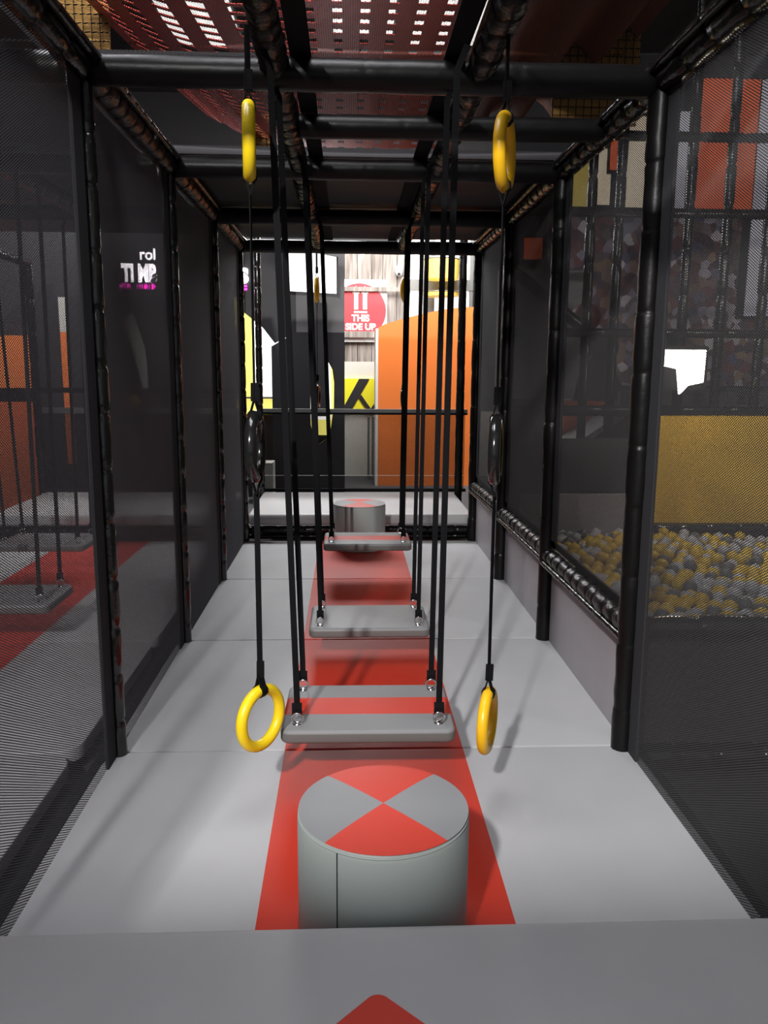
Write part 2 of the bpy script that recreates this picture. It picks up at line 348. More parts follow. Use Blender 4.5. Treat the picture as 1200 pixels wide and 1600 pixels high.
# ------------------------------------------------------------------ swing boards
def swing(loc, bands, label, group, top=2.36, rz=0.0, lean=0.0):
    """origin at the middle of the board's top; straps rise to the overhead rails"""
    t = empty('swing_board', loc, rz); hw, hd, th = 0.298, 0.205, 0.05
    bm = bmesh.new(); add_hprism(bm, round_rect(-hw, hw, -hd, hd, 0.035), -th, 0)
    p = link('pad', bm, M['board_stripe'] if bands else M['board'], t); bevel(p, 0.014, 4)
    z1 = top - loc[2]
    for sx in (-1, 1):
        for sy in (-1, 1):
            x0, y0 = sx * 0.243, sy * (hd - 0.055); x1 = -0.300 if sx < 0 else 0.262
            s = link('strap', ribbon([(x0, y0, 0.052), (x0, y0, 0.10), (x1, y0 * 0.92, z1 - 0.02), (x1 + sx * .03, y0 * .92, z1 + .05)], 0.0205, 0.003), M['web'], t)
            link('strap_loop', ribbon([(x0, y0 - .003, 0.078), (x0, y0 - .006, 0.060), (x0, y0 - .004, 0.040), (x0, y0 + .006, 0.044)], 0.034, 0.006), M['web'], s)
            bm = bmesh.new(); add_torus(bm, 0.020, 0.0036, Matrix.Translation((x0, y0, 0.022)) @ Matrix.Rotation(0.25, 4, 'X'), 28, 8)
            rg = link('eye_ring', bm, M['chrome'], s, True); rg['label'] = 'chrome ring'
            bm = bmesh.new(); add_rings(bm, [Vector((x0, y0, -0.002)), Vector((x0, y0, 0.004)), Vector((x0, y0, 0.007))], [0.017, 0.015, 0.006], 16)
            link('eye_plate', bm, M['chrome'], s, True)
    tag(t, label, 'swing', group); return t
SG = 'hanging swing boards of the centre lane'
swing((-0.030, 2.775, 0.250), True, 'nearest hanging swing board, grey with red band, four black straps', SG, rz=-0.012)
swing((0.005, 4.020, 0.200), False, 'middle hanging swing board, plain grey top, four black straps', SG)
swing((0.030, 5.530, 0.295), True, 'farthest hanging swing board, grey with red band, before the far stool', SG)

# ------------------------------------------------------------------ hanging ring chains
def ring_chain(loc, z_top, zs, yaws, mats, label, group, tilt=(0, 0, 0), twist=(0.7, 1.45, 0.15)):
    """origin on the floor below; rings joined by webbing"""
    t = empty('hanging_rings', loc); R, r = 0.0935, 0.0185; prev = z_top
    for i, (z, yw, mk) in enumerate(zip(zs, yaws, mats)):
        mt = Matrix.Translation((0, 0, z)) @ Matrix.Rotation(yw, 4, 'Z') @ Matrix.Rotation(tilt[i], 4, 'Y')
        bm = bmesh.new(); add_torus(bm, R, r, mt, 48, 16); rg = link('ring', bm, M[mk], t, True)
        ring_top = z + R; tw = twist[i]
        s = link('strap', ribbon([(0, 0, prev), (0, 0, ring_top + 0.055)], 0.018, 0.0035, Vector((math.cos(tw), math.sin(tw), 0))), M['web'], t)
        link('stitched_end', ribbon([(0.002, -0.002, ring_top + 0.10), (0.001, -0.001, ring_top + 0.045)], 0.024, 0.009), M['web'], s)
        d = Vector((-math.sin(yw), math.cos(yw), 0))          # webbing passes round the tube
        q = lambda a, k=1.12: d * (r * k * math.cos(a)) + Vector((0, 0, ring_top + r * k * math.sin(a)))
        loop = [Vector((0, 0, ring_top + 0.055))] + [q(math.radians(a)) for a in (60, 25, -20, -65, -90, -115, -160, -205, -240)] + [Vector((0, 0, ring_top + 0.055))]
        link('strap_loop', ribbon(loop, 0.026, 0.004, Vector((math.cos(yw), math.sin(yw), 0))), M['web'], s)
        prev = z - R
        if i < len(zs) - 1:
            lb = z - R; q2 = lambda a: d * (r * 1.12 * math.cos(a)) + Vector((0, 0, lb + r * 1.12 * math.sin(a)))
            loop = [Vector((0, 0, lb - 0.055))] + [q2(math.radians(a)) for a in (-60, -20, 30, 65, 90, 115, 150, 200, 240)] + [Vector((0, 0, lb - 0.055))]
            link('strap_loop', ribbon(loop, 0.022, 0.004, Vector((math.cos(yw), math.sin(yw), 0))), M['web'], s); prev = lb - 0.05
    tag(t, label, 'hanging rings', group); return t
RG = 'chains of three hanging rings'
ring_chain((-0.383, 2.50, 0), 2.40, (2.090, 1.213, 0.332), (1.68, 1.52, 0.97), ('yellow', 'blackring', 'yellow'), 'near left chain of two yellow rings and a black one on black straps', RG)
ring_chain((0.358, 2.50, 0), 2.40, (2.075, 1.205, 0.314), (1.22, 1.34, 1.22), ('amber', 'blackring', 'amber'), 'near right chain of two yellow rings and a black one on black straps', RG, twist=(0.9, 1.2, 0.95))
ring_chain((-0.374, 7.40, 0), 2.92, (2.135, 1.205), (1.55, 1.5), ('amber', 'blackring'), 'far left chain of hanging rings over the far raised mat', RG)
ring_chain((0.405, 7.40, 0), 2.92, (2.143, 1.205), (1.22, 1.35), ('amber', 'blackring'), 'far right chain of hanging rings over the far raised mat', RG)

# ------------------------------------------------------------------ cage frame
ORD = ['hidden nearest', 'nearest', 'second', 'third', 'fourth', 'fifth']
def post(x, y, z0, z1, r, seg, label, group, m='black', pinch=0.82):
    t = empty('padded_post', (x, y, z0))
    link('sleeve', sleeve((0, 0, 0), (0, 0, z1 - z0), r, seg, pinch), M[m], t, True)
    tag(t, label, 'post', group); return t
names = {2.93: 'first from the camera', 4.23: 'second from the camera', 5.53: 'third from the camera', 6.83: 'beside the far stool', 8.13: 'at the far handrail'}
for y in PY[2:]:
    H2 = H if y < 7 else 3.0
    post(-W, y, -0.06, H2, 0.029 if y < 6.9 else 0.033, 0.19, 'thin glossy black post of the left net wall, %s' % names[y], 'posts of the left net wall', m='gloss')
    post(W + (0.045 if y > 7 else 0), y, -0.06, H2, 0.044 if y < 6.9 else 0.040, 0.25, 'black padded post of the right net wall, %s' % names[y], 'posts of the right net wall', m='beam', pinch=0.93)
def rail(p0, p1, r, seg, label, group, name='padded_rail', m='black', pinch=0.85, jit=0.05, thin=None):
    p0 = Vector(p0); p1 = Vector(p1); t = empty(name, p0)
    link('sleeve', sleeve((0, 0, 0), p1 - p0, r, seg, pinch, jit), M[m], t, True)
    if thin is not None:
        off = Vector(thin); link('edge_tube', sleeve(off, p1 - p0 + off, 0.016, seg, 0.9), M['black'], t, True)
    tag(t, label, 'rail', group); return t
bays = ['over the foreground raised mat', 'over the near round stool', 'over the nearest swing board', 'over the plain grey swing board', 'over the far stool', 'over the far raised mat']
for i, (a, b) in enumerate(zip(PY[:-1], PY[1:-1])):
    for sx, nm in ((-1, 'left'), (1, 'right')):
        rail((sx * W, a + .02, H), (sx * W, b - .02, H), 0.046, 0.13 if i > 1 else 0.2, 'segmented black top rail of the %s wall %s' % (nm, bays[i]), 'top rails of the side walls', 'top_rail', thin=(-sx * 0.058, 0, 0.02), m='black' if (sx > 0 or i < 2) else 'brown')
        rail((sx * 0.34, a, H + 0.01), (sx * 0.34, b, H + 0.01), 0.046, 0.11, 'black wrapped overhead rail carrying straps, %s side, %s' % (nm, bays[i]), 'overhead rails that carry the straps', 'overhead_rail', m='brown', pinch=0.75, jit=0.1)
        # flat netting border along each overhead rail
        e = ribbon([(sx * 0.34 - sx * 0.085, a, H + .05), (sx * 0.34 - sx * 0.085, b, H + .05)], 0.07, 0.004); o = link('webbing_tape', e, M['matte'])
        tag(o, 'flat black webbing band beside the %s overhead rail %s' % (nm, bays[i]), 'band', 'bands beside the overhead rails')
for i, y in enumerate(PY[1:-1]):
    rail((-W + .03, y, H - 0.005), (W - .03, y, H - 0.005), 0.052, 0.45, 'black padded crossbeam %s' % ['just above the camera view', 'across the top nearest the camera', 'second full width from the camera', 'third full width from the camera', 'farthest, over the front of the far raised mat'][i], 'crossbeams over the lane', 'crossbeam', m='beam', pinch=0.96, jit=0.02)
rail((-0.30, 3.52, H - .005), (W - .03, 3.50, H - .005), 0.045, 0.45, 'short black crossbeam from the left overhead rail to the right wall', 'crossbeams over the lane', 'crossbeam', m='beam', pinch=0.96, jit=0.02)

# side wall nets (two woven faces a few millimetres apart)
def net_wall(x, y0, y1, z0, z1, label, group, m='net', border=True, name='safety_net', layers=(0.0, 0.0022)):
    t = empty(name, (x, y0, z0)); bm = bmesh.new()
    for dx in layers:
        n = 14; g = [[bm.verts.new((dx + 0.006 * math.sin(j * .9) * math.sin(PI * i / n), (y1 - y0) * i / n, (z1 - z0) * j / n)) for j in range(n + 1)] for i in range(n + 1)]
        for i in range(n):
            for j in range(n): bm.faces.new((g[i][j], g[i + 1][j], g[i + 1][j + 1], g[i][j + 1]))
    link('mesh', bm, M[m], t, True)
    if border:
        link('border', bx(-.004, .008, y1 - y0 - 0.125, y1 - y0 - 0.03, 0, z1 - z0), M['netborder'], t)
        link('border', bx(-.004, .008, 0.03, 0.06, 0, z1 - z0), M['netborder'], t)
        link('border', bx(-.004, .008, 0, y1 - y0, 0, 0.03), M['matte'], t)
    tag(t, label, 'net', group); return t
nb = ['beside the foreground raised mat', 'beside the near round stool', 'beside the nearest swing board', 'beside the plain grey swing board', 'beside the far stool', 'beside the far raised mat']
for i, (a, b) in enumerate(zip(PY[:-1], PY[1:-1])):
    lay = ((0,), (0,), (0, .0022), (0, .0022, .0044), (0, .0022, .0044))[i]
    net_wall(-W - 0.012, a, b, -0.05, H, 'black net on the left wall %s' % nb[i], 'nets of the left wall', layers=lay)
    net_wall(W + 0.012, a, b, (-0.05 if i < 2 else 0.53), H, 'black net on the right wall %s' % nb[i], 'nets of the right wall', m='netr', layers=((0,), (0,), (0,), (0, .0022), (0, .0022))[i])
# low padded wall on the right
for i in (2, 3, 4):
    a, b = PY[i], PY[i + 1]
    o = link('padded_side_wall', bx(0.99, 1.03, a + .03, b - .03, -0.03, 0.455), M['panel']); bevel(o, 0.012, 3)
    tag(o, 'grey padded side panel on the right %s' % nb[i], 'panel', 'grey padded panels under the low rail')
    rail((W + .005, a, 0.492), (W + .005, b, 0.475), 0.042, 0.115, 'scaly dark padded low rail on the right %s' % nb[i], 'low rails above the side panels', 'low_rail', m='brown', pinch=0.72, jit=0.07, thin=(-.03, 0, -.045))
# dark bottom edges of the nets
for sx, nm in ((-1, 'left'), (1, 'right')):
    struct(link('baseboard_%s' % nm, bx(min(sx * 1.017, sx * 1.05), max(sx * 1.017, sx * 1.05), 1.66, 6.83, -0.06, 0.0), M['matte']))
# overhead netting and decks
def ceil_net(x0, x1, y0, y1, z, label):
    bm = bmesh.new(); n = 8
    for dz in (0, 0.004):
        g = [[bm.verts.new((x0 + (x1 - x0) * i / n, y0 + (y1 - y0) * j / n, z + dz - 0.02 * math.sin(PI * i / n))) for j in range(n + 1)] for i in range(n + 1)]
        for i in range(n):
            for j in range(n): bm.faces.new((g[i][j], g[i + 1][j], g[i + 1][j + 1], g[i][j + 1]))
    o = link('overhead_net', bm, M['netflat']); tag(o, label, 'net', 'nets over the lane'); return o
ceil_net(-0.42 + .02, 0.42 - .02, 1.63, 2.93, H + .09, 'black overhead net between the overhead rails above the near stool')
ceil_net(-W, -0.38, 1.63, 2.93, H + .09, 'black overhead net left of the left overhead rail above the near stool')
ceil_net(0.38, W, 1.63, 2.93, H + .09, 'black overhead net right of the right overhead rail above the near stool')
ceil_net(-W, W, 2.95, 4.23, H + .09, 'black overhead net above the nearest swing board')
rail((-1.0, 7.4, 2.95), (1.0, 7.4, 2.95), 0.045, 0.45, 'raised crossbeam that carries the far ring chains', 'crossbeams over the lane', 'crossbeam', m='beam', pinch=0.96)
for i, (a, b) in enumerate(((4.25, 5.52), (5.54, 6.82))):
    o = link('overhead_deck', bx(-W, W, a, b, H + .06, H + .10), M['deck']); tag(o, 'dark grey underside panel of the upper deck %s' % ['above the plain grey swing board', 'above the far stool', 'above the far raised mat'][i], 'deck', 'underside panels of the upper deck')
o = link('overhead_deck', bx(-1.6, 1.6, -3.2, -0.865, H + .06, H + .10), M['deck']); tag(o, 'unseen dark deck added behind the camera to shade the foreground raised mat', 'deck')  # out of view, added to block the key light on mat and stool
o = link('overhead_strip', bx(-W + .02, -0.40, 3.02, 3.22, H + .06, H + .09), M['deck']); tag(o, 'grey strip behind the nearest crossbeam on the left', 'strip')

# ------------------------------------------------------------------ upper level seen through the overhead nets
def webbing(name, fx, nu, nv, wu, wv, m, label):
    """woven sheet: bands running both ways leaving small openings; fx(u,v)->point"""
    bm = bmesh.new()
    def strip(pts_a, pts_b):
        a = [bm.verts.new(p) for p in pts_a]; b = [bm.verts.new(p) for p in pts_b]
        for i in range(len(a) - 1): bm.faces.new((a[i], a[i + 1], b[i + 1], b[i]))
    N = 40
    for i in range(nu):
        u0 = i / nu; u1 = u0 + wu / nu; vs = [k / N for k in range(N + 1)]
        strip([fx(u0, v) for v in vs], [fx(u1, v) for v in vs])
    for j in range(nv):
        v0 = j / nv; v1 = v0 + wv / nv; us = [k / 24 for k in range(25)]
        strip([fx(u, v0) + Vector((0, 0, .006)) for u in us], [fx(u, v1) + Vector((0, 0, .006)) for u in us])
    o = link(name, bm, m); sm = o.modifiers.new('thickness', 'SOLIDIFY'); sm.thickness = 0.004
    tag(o, label, 'webbing net'); return o
webbing('red_webbing_net', lambda u, v: Vector((-0.62 + 1.30 * u, 3.6 + 4.4 * v, 3.40 + 0.10 * math.sin(PI * v))), 8, 28, 0.66, 0.60, M['redweb'], 'red webbing net with small openings above the centre of the lane')
def tun(u, v):
    x = -1.68 + 1.05 * u + 0.35 * v * v; return Vector((x, 3.7 + 4.0 * v, 3.22 + 0.30 * (1 - u) ** 2 + 0.12 * v))
webbing('red_webbing_tunnel', tun, 5, 36, 0.56, 0.36, M['redweb'], 'curved red webbing tunnel above the left side of the lane')
bm = bmesh.new(); n = 16; g = [[bm.verts.new((0.60 + 1.1 * i / n + .04 * j / n, 3.4 + 3.2 * j / n, 3.3 + 0.09 * math.sin(i * 1.4) + 0.25 * (i / n) ** 2)) for j in range(n + 1)] for i in range(n + 1)]
for i in range(n):
    for j in range(n): bm.faces.new((g[i][j], g[i + 1][j], g[i + 1][j + 1], g[i][j + 1]))
o = link('red_cloth', bm, M['redcloth'], smooth=True); o.modifiers.new('thickness', 'SOLIDIFY').thickness = 0.006; tag(o, 'folded brownish red cloth above the right side of the lane', 'cloth')
for x0, x1, y, z0, z1, lb in ((-2.1, -1.55, 5.45, 3.0, 3.9, 'yellow sheet behind black grid mesh, upper left corner'), (1.20, 1.75, 5.5, 3.0, 3.9, 'yellow sheet behind black grid mesh, upper right'), (-0.95, -0.72, 7.5, 3.1, 3.6, 'small yellow sheet behind the top left yellow ring')):
    t = empty('yellow_sheet', (x0, y, z0)); link('sheet', bx(0, x1 - x0, 0, .02, 0, z1 - z0), M['yellownet'], t)
    bm = bmesh.new()
    k = 0
    while k * .05 < x1 - x0: add_tube(bm, (k * .05, -.02, 0), (k * .05, -.02, z1 - z0), 0.003, 5); k += 1
    k = 0
    while k * .05 < z1 - z0: add_tube(bm, (0, -.02, k * .05), (x1 - x0, -.02, k * .05), 0.003, 5); k += 1
    link('grid_mesh', bm, M['matte'], t); tag(t, lb, 'sheet')
for x0, x1, y0, y1, lb in ((-0.3, 0.45, 9.9, 10.9, 'left light panel of the hall ceiling above the red webbing'), (0.6, 1.5, 9.4, 11.2, 'right light panel of the hall ceiling above the red webbing'), (-2.3, -1.45, 9.8, 11.4, 'light panel of the hall ceiling above the curved red tunnel'), (0.1, 1.3, 11.6, 13.0, 'farthest light panel of the hall ceiling above the plank wall')):
    t = empty('ceiling_light', (x0, y0, 5.55)); link('housing', bx(-.03, x1 - x0 + .03, -.03, y1 - y0 + .03, 0, .05), M['frame'], t); link('diffuser', bx(0, x1 - x0, 0, y1 - y0, -.02, .0), M['ceillit'], t); tag(t, lb, 'lamp')

# ------------------------------------------------------------------ handrail at the far end
t = empty('handrail', (0, 8.2, 0.22))
link('top_bar', bx(-1.0, 1.1, -.02, .02, 0.80, 0.835), M['frame'], t)
bm = bmesh.new(); add_box(bm, -1.0, 1.1, -.018, .018, 0.78, 0.80); add_box(bm, -1.0, 1.1, -.018, .018, 0.0, 0.03); link('rail_bars', bm, M['matte'], t)
link('guard_mesh', bx(-0.98, 1.08, -.002, .002, 0.03, 0.78), M['balustrade'], t)
bm = bmesh.new(); add_tube(bm, (-0.98, -.005, 0.165), (1.08, -.005, 0.165), 0.0025, 6); link('wire', bm, M['wire'], t)
tag(t, 'dark handrail with fine guard mesh behind the far raised mat', 'handrail')

# ------------------------------------------------------------------ foyer beyond
o = link('low_wall', bx(-0.6, 3.2, 12.04, 12.12, -0.12, 0.84), M['pale']); tag(o, 'pale low wall below the hazard board', 'wall')
o = link('wall_band', bx(-0.6, 0.34, 12.04, 12.12, 0.84, 1.555), M['pale']); tag(o, 'pale wall band under the wooden planks', 'wall')
t = empty('hazard_board', (0, 12.0, 0.84)); link('board', bx(-0.45, 0.40, 0, .04, 0, 0.47), M['hazy'], t)
bm = bmesh.new(); add_prism(bm, [(-0.20, 0), (-0.06, 0), (0.21, 0.47), (0.06, 0.47)], -.012, 0)
add_prism(bm, [(0.05, 0.19), (0.09, 0.24), (0.26, 0), (0.19, 0)], -.012, 0); add_prism(bm, [(0.22, 0.02), (0.40, 0.02), (0.40, 0.30)], -.012, 0); link('stripes', bm, M['blackboard'], t)
tag(t, 'yellow board with black diagonal stripes left of the orange cabinet', 'board')
# "this side up" sign
t = empty('wall_sign', (0.074, 12.93, 2.335))
link('backing', bx(-0.44, 0.43, 0, .03, -0.47, 0.47), M['white'], t)
bm = bmesh.new(); add_prism(bm, [(0.412 * math.cos(a * PI / 32), 0.412 * math.sin(a * PI / 32)) for a in range(64)], -.012, 0); link('red_disc', bm, M['signred'], t)
bm = bmesh.new()
for x in (-0.05, 0.085):
    add_prism(bm, [(x - .032, 0.02), (x + .032, 0.02), (x + .032, 0.26), (x + .06, 0.26), (x, 0.375), (x - .06, 0.26), (x - .032, 0.26)], -.022, -.012)
add_prism(bm, [(-0.085, -0.035), (0.12, -0.035), (0.12, -0.005), (-0.085, -0.005)], -.022, -.012); link('arrows', bm, M['white'], t)
text_mesh('lettering', 'THIS', 0.135, M['white'], t, (0.018, -.014, -0.155), 0.006, 0.006)
text_mesh('lettering', 'SIDE UP', 0.135, M['white'], t, (0.018, -.014, -0.285), 0.006, 0.006)
tag(t, 'square white sign with red disc, two arrows and THIS SIDE UP on the planks', 'sign')
for z0, z1, lb in ((2.625, 2.69, 'grey wooden batten across the top of the sign'), (1.93, 2.025, 'grey wooden batten across the bottom of the sign')):
    o = link('batten', bx(-0.9, 0.78, 12.87, 12.90, z0, z1), M['plank']); tag(o, lb, 'batten')
t = empty('security_camera', (0.68, 12.995, 2.95))
link('housing', bx(-.055, .055, -.12, 0, -.04, .06), M['white'], t)
bm = bmesh.new(); bmesh.ops.create_uvsphere(bm, u_segments=20, v_segments=12, radius=.055, matrix=Matrix.Translation((0, -.08, -.04))); link('dome', bm, M['white'], t, True)
bm = bmesh.new(); bmesh.ops.create_uvsphere(bm, u_segments=16, v_segments=10, radius=.024, matrix=Matrix.Translation((0, -.12, -.06))); link('lens', bm, M['blackring'], t, True)
tag(t, 'small white security camera on the plank wall right of the sign', 'camera')
# orange cabinet with an arched top
t = empty('orange_cabinet', (0.30, 11.0, -0.12))
arc = [(0.0, 2.11)] + [(0.0 + 1.35 * k / 14, 2.13 + 0.26 * math.sin(PI / 2 * k / 14)) for k in range(1, 15)] + [(1.35, 0), (0.0, 0)]
bm = bmesh.new(); add_prism(bm, arc, 0, 0.5); link('body', bm, M['orange'], t)
link('side_edge', bx(-0.035, 0.0, 0.0, 0.5, 0, 2.10), M['white'], t)['label'] = 'white edge strip'
tag(t, 'tall bright orange cabinet with arched top behind the handrail', 'cabinet')
# lit window wall at right
t = empty('lit_window', (0.78, 12.6, 2.2)); link('pane', bx(0, 1.0, .05, .08, 0, 1.2), M['litwhite'], t)
bm = bmesh.new(); add_box(bm, 0.25, 0.42, -.02, .05, 0, 1.2); add_box(bm, 0, 1.0, -.03, .05, 0.42, 0.58); add_box(bm, .95, 1.0, -.02, .05, 0, 1.2); add_box(bm, 0, 1.0, .0, .05, -2.32, 0); add_box(bm, 0, .03, -.02, .05, 0, 1.2); link('window_frame', bm, M['frame'], t)
tag(t, 'bright window wall with grey frames above the orange cabinet', 'window')
for z, hh, lb in ((2.88, .14, 'yellow drum lamp before the bright window'), (2.53, .03, 'shallow yellow lamp rim below the yellow drum lamp')):
    t = empty('drum_lamp', (1.26, 12.2, z)); bm = bmesh.new(); add_rings(bm, [Vector((0, 0, -hh)), Vector((0, 0, hh))], [.25, .26], 32); link('lamp_shade', bm, M['drum'], t)
    bm = bmesh.new(); add_torus(bm, .26, .008, Matrix.Translation((0, 0, hh)) @ Matrix.Rotation(PI / 2, 4, 'X'), 32, 6); link('rim', bm, M['frame'], t)
    bm = bmesh.new(); add_tube(bm, (0, 0, hh), (0, 0, 5.6 - z if z > 2.8 else .18), .008, 8); link('cord', bm, M['web'], t); tag(t, lb, 'lamp')
# black partition with cut-outs, split in upper grey and lower dark boards
t = empty('black_partition', (0, 10.0, -0.12))
D = .12
bm = bmesh.new()
add_prism(bm, [(-1.02, 0), (-0.72, 0), (-0.72, 2.0), (-1.02, 1.83), (-1.0, 1.87), (-1.02, 1.81)][:4], 0, .06)
add_prism(bm, [(-1.55, 0), (-1.02, 0), (-1.02, .42), (-1.55, .42)], 0, .06)
add_prism(bm, [(-1.36, 3.05), (-0.72, 3.05), (-0.72, 2.0), (-0.98, 1.87), (-1.12, 2.05), (-1.36, 2.24)], 0, .06)
link('left_board', bm, M['blackboard'], t)
bm = bmesh.new()      # right board with a leaf-shaped opening
op = [(-0.345, 1.66), (-0.29, 1.56), (-0.27, 1.40), (-0.275, 1.1), (-0.33, 0.75), (-0.50, 0.5), (-0.56, 0.9), (-0.56, 1.25), (-0.50, 1.42), (-0.40, 1.5)]
add_prism(bm, [(-0.72, 0), (-0.50, 0), (-0.50, 0.62)] + op[6:] + [op[0], (-0.345, 2.0), (-0.72, 2.0)], 0, .05)
add_prism(bm, [(-0.50, 0), (-0.143, 0), (-0.143, 2.0), (-0.345, 2.0), op[0], op[1], op[2], op[3], op[4], (-0.50, 0.62)], 0, .05)
link('right_board', bm, M['blackboard'], t)
link('upper_board', bx(-0.72, -0.143, 0, .05, 2.0, 3.05), M['greyboard'], t)['label'] = 'mid grey upper board'
link('dark_post', bx(-0.50, -0.35, -.06, 0, 1.0, 2.34), M['blackboard'], t)
tag(t, 'dark partition with grey upper board and cut-out openings left of the sign', 'partition')
t = empty('wall_screen', (-0.50, 9.80, 2.56), 0.0)
bm = bmesh.new(); add_prism(bm, [(-0.30, -.22), (0.265, -.245), (0.265, .165), (-0.30, .26)], 0, .03); link('screen', bm, M['litwhite'], t)
bm = bmesh.new(); add_prism(bm, [(0.265, -.255), (0.285, -.255), (0.285, .165), (0.265, .17)], -.01, .06); add_box(bm, -.3, .28, .03, .08, -.2, .15); link('screen_frame', bm, M['blackboard'], t)
tag(t, 'white lit screen on the grey partition above the dark post', 'screen')
t = empty('lit_display', (-1.6, 10.9, 0.85))
link('stand', bx(.02, .78, .03, .08, -.97, 1.2), M['blackboard'], t); link('yellow_panel', bx(0, 0.25, 0, .03, 0.0, 1.5), M['lityellow'], t); link('white_panel', bx(0.25, 0.8, 0, .03, 0.22, 1.3), M['litwhite'], t); link('yellow_foot', bx(0.25, 0.8, 0, .03, 0.0, 0.21), M['lityellow'], t)
link('divider', bx(0, 0.8, -.02, 0, 0.205, 0.23), M['frame'], t)
link('orange_base', bx(0, 0.25, -.01, .03, -.14, -.02), M['orange'], t); tag(t, 'lit yellow and white display behind the left cut-out of the partition', 'display')
t = empty('lit_display', (-0.70, 10.6, 0.35)); link('stand', bx(.02, .46, .03, .08, -.47, 1.2), M['blackboard'], t); link('white_panel', bx(0, .48, 0, .03, .45, 1.3), M['litwhite'], t); link('yellow_edge', bx(.38, .48, -.02, 0, .2, 1.2), M['lityellow'], t); link('yellow_foot', bx(0, .38, 0, .03, .25, .45), M['lityellow'], t)
tag(t, 'lit white display with yellow edge behind the leaf-shaped cut-out', 'display')
o = link('orange_block', bx(-1.55, -1.22, 10.5, 10.8, -0.12, 0.66), M['orangedim']); tag(o, 'orange block behind the lower left black ring', 'block')
o = link('white_crate', bx(-1.22, -0.98, 9.5, 9.8, -0.12, 0.36), M['pale']); tag(o, 'small pale box low behind the handrail at the left', 'box')
for x, lb in ((0.19, 'left'), (0.25, 'middle'), (0.33, 'right')):
    bm = bmesh.new(); add_tube(bm, (x, 11.6, -.12), (x, 11.6, 0.78), 0.016 if x < .3 else .028, 10); o = link('stand_pole', bm, M['frame'] if x < .3 else M['matte']); tag(o, 'thin upright pole below the hazard board, %s of the three' % lb, 'pole', 'poles left of the orange cabinet')

# ------------------------------------------------------------------ left lane, seen through the left net
LC = -2.13
for i in range(5):
    y0 = [0.4, 1.66, 2.945, 4.245, 5.545][i]; y1 = [1.65, 2.945, 4.245, 5.545, 6.83][i]
    floor_mat(LC - .99, LC + .99, y0, y1, -0.06, 0.0, M['mat_stripe'], 'grey floor mat with red stripe of the left lane %s' % ['nearest the camera', 'second from the camera', 'third from the camera', 'fourth from the camera', 'before its far raised mat'][i], 'mats of the left lane', bv=0.006, cx=LC)
platform(LC - .98, LC + .98, 6.85, 8.15, M['grey'], 'raised grey mat at the far end of the left lane', 'raised mats at the lane ends', cx=LC)
toe_rail(LC - .95, LC + .95, 6.88, 'black padded rail under the far raised mat of the left lane')
LG = 'swing boards of the left lane'
swing((LC + .22, 4.22, 0.27), False, 'swing board of the left lane, grey, nearer one behind the net', LG)
swing((LC - .05, 5.65, 0.27), False, 'swing board of the left lane, plain grey, farther one behind the net', LG)
for i, (a, b) in enumerate(zip(PY[1:], PY[2:])):
    for sx, nm in ((-1, 'left'), (1, 'right')) if i < 3 else ():
        rail((LC + sx * 0.34, a, H + .01), (LC + sx * .34, b, H + .01), 0.05, 0.2, 'overhead rail of the left lane, %s side, stretch %s' % (nm, bays[i + 1]), 'overhead rails of the left lane', 'overhead_rail')
    rail((LC - 1.0, a, H), (LC - 1.0, b, H), 0.046, 0.2, 'outer top rail of the left lane, beside the stretch %s' % bays[i + 1], 'outer top rails of the left lane', 'top_rail')
    if i == 5: continue
    if i == 4: b = 6.9
    if a > 6.5: continue
    o = link('overhead_deck', bx(LC - 1.0, LC + 1.0, a + .01, b - .01, H + .08, H + .12), M['deck']); tag(o, 'dark deck over the left lane, beside the stretch %s' % bays[i + 1], 'deck', 'underside panels over the left lane')
for i, y in enumerate(PY[2:]):
    if y < 6: rail((LC - 1.0, y, H), (LC + 1.1, y, H), 0.05, 0.45, 'crossbeam over the left lane, level with post %s' % names[y], 'crossbeams over the left lane', 'crossbeam', m='beam', pinch=.96)
    post(LC - 1.0, y, -0.06, H, 0.04, 0.3, 'outer post of the left lane, level with post %s' % names[y], 'outer posts of the left lane')
t = empty('handrail', (LC, 8.2, 0.22)); link('top_bar', bx(-1.0, 1.0, -.02, .02, 0.78, 0.835), M['frame'], t); bm = bmesh.new(); add_box(bm, -1.0, 1.0, -.015, .015, 0.98, 1.03); link('upper_bar', bm, M['matte'], t); link('guard_mesh', bx(-1, 1, -.002, .002, 0.03, .78), M['balustrade'], t)
tag(t, 'dark handrail at the far end of the left lane', 'handrail')
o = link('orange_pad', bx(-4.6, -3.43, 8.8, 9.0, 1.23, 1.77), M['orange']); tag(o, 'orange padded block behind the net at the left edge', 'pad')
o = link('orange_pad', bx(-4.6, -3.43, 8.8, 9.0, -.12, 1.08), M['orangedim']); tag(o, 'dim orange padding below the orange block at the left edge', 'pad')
t = empty('narrow_banner', (-3.14, 9.04, .4)); link('white_top', bx(-.04, .05, 0, .02, 1.42, 1.78), M['pale'], t); link('orange_strip', bx(-.04, .05, 0, .02, 0, 1.42), M['orange'], t); tag(t, 'narrow white and orange banner left of the first left post', 'banner')
t = empty('mural', (-2.45, 9.05, 0)); link('backing', bx(-1.5, 1.12, 0.02, .08, -.12, 3.4), M['blackboard'], t)
bm = bmesh.new(); add_prism(bm, [(-.13, 2.01), (.05, 2.01), (.14, 1.72), (.17, 1.62), (.175, 1.21), (.12, 1.21), (.06, 1.5), (-.03, 1.8)], 0, .02); add_prism(bm, [(-.13, 1.0), (-.10, .7), (-.06, .5), (.05, .5), (.05, .93)], 0, .02); link('grey_shapes', bm, M['pale'], t)
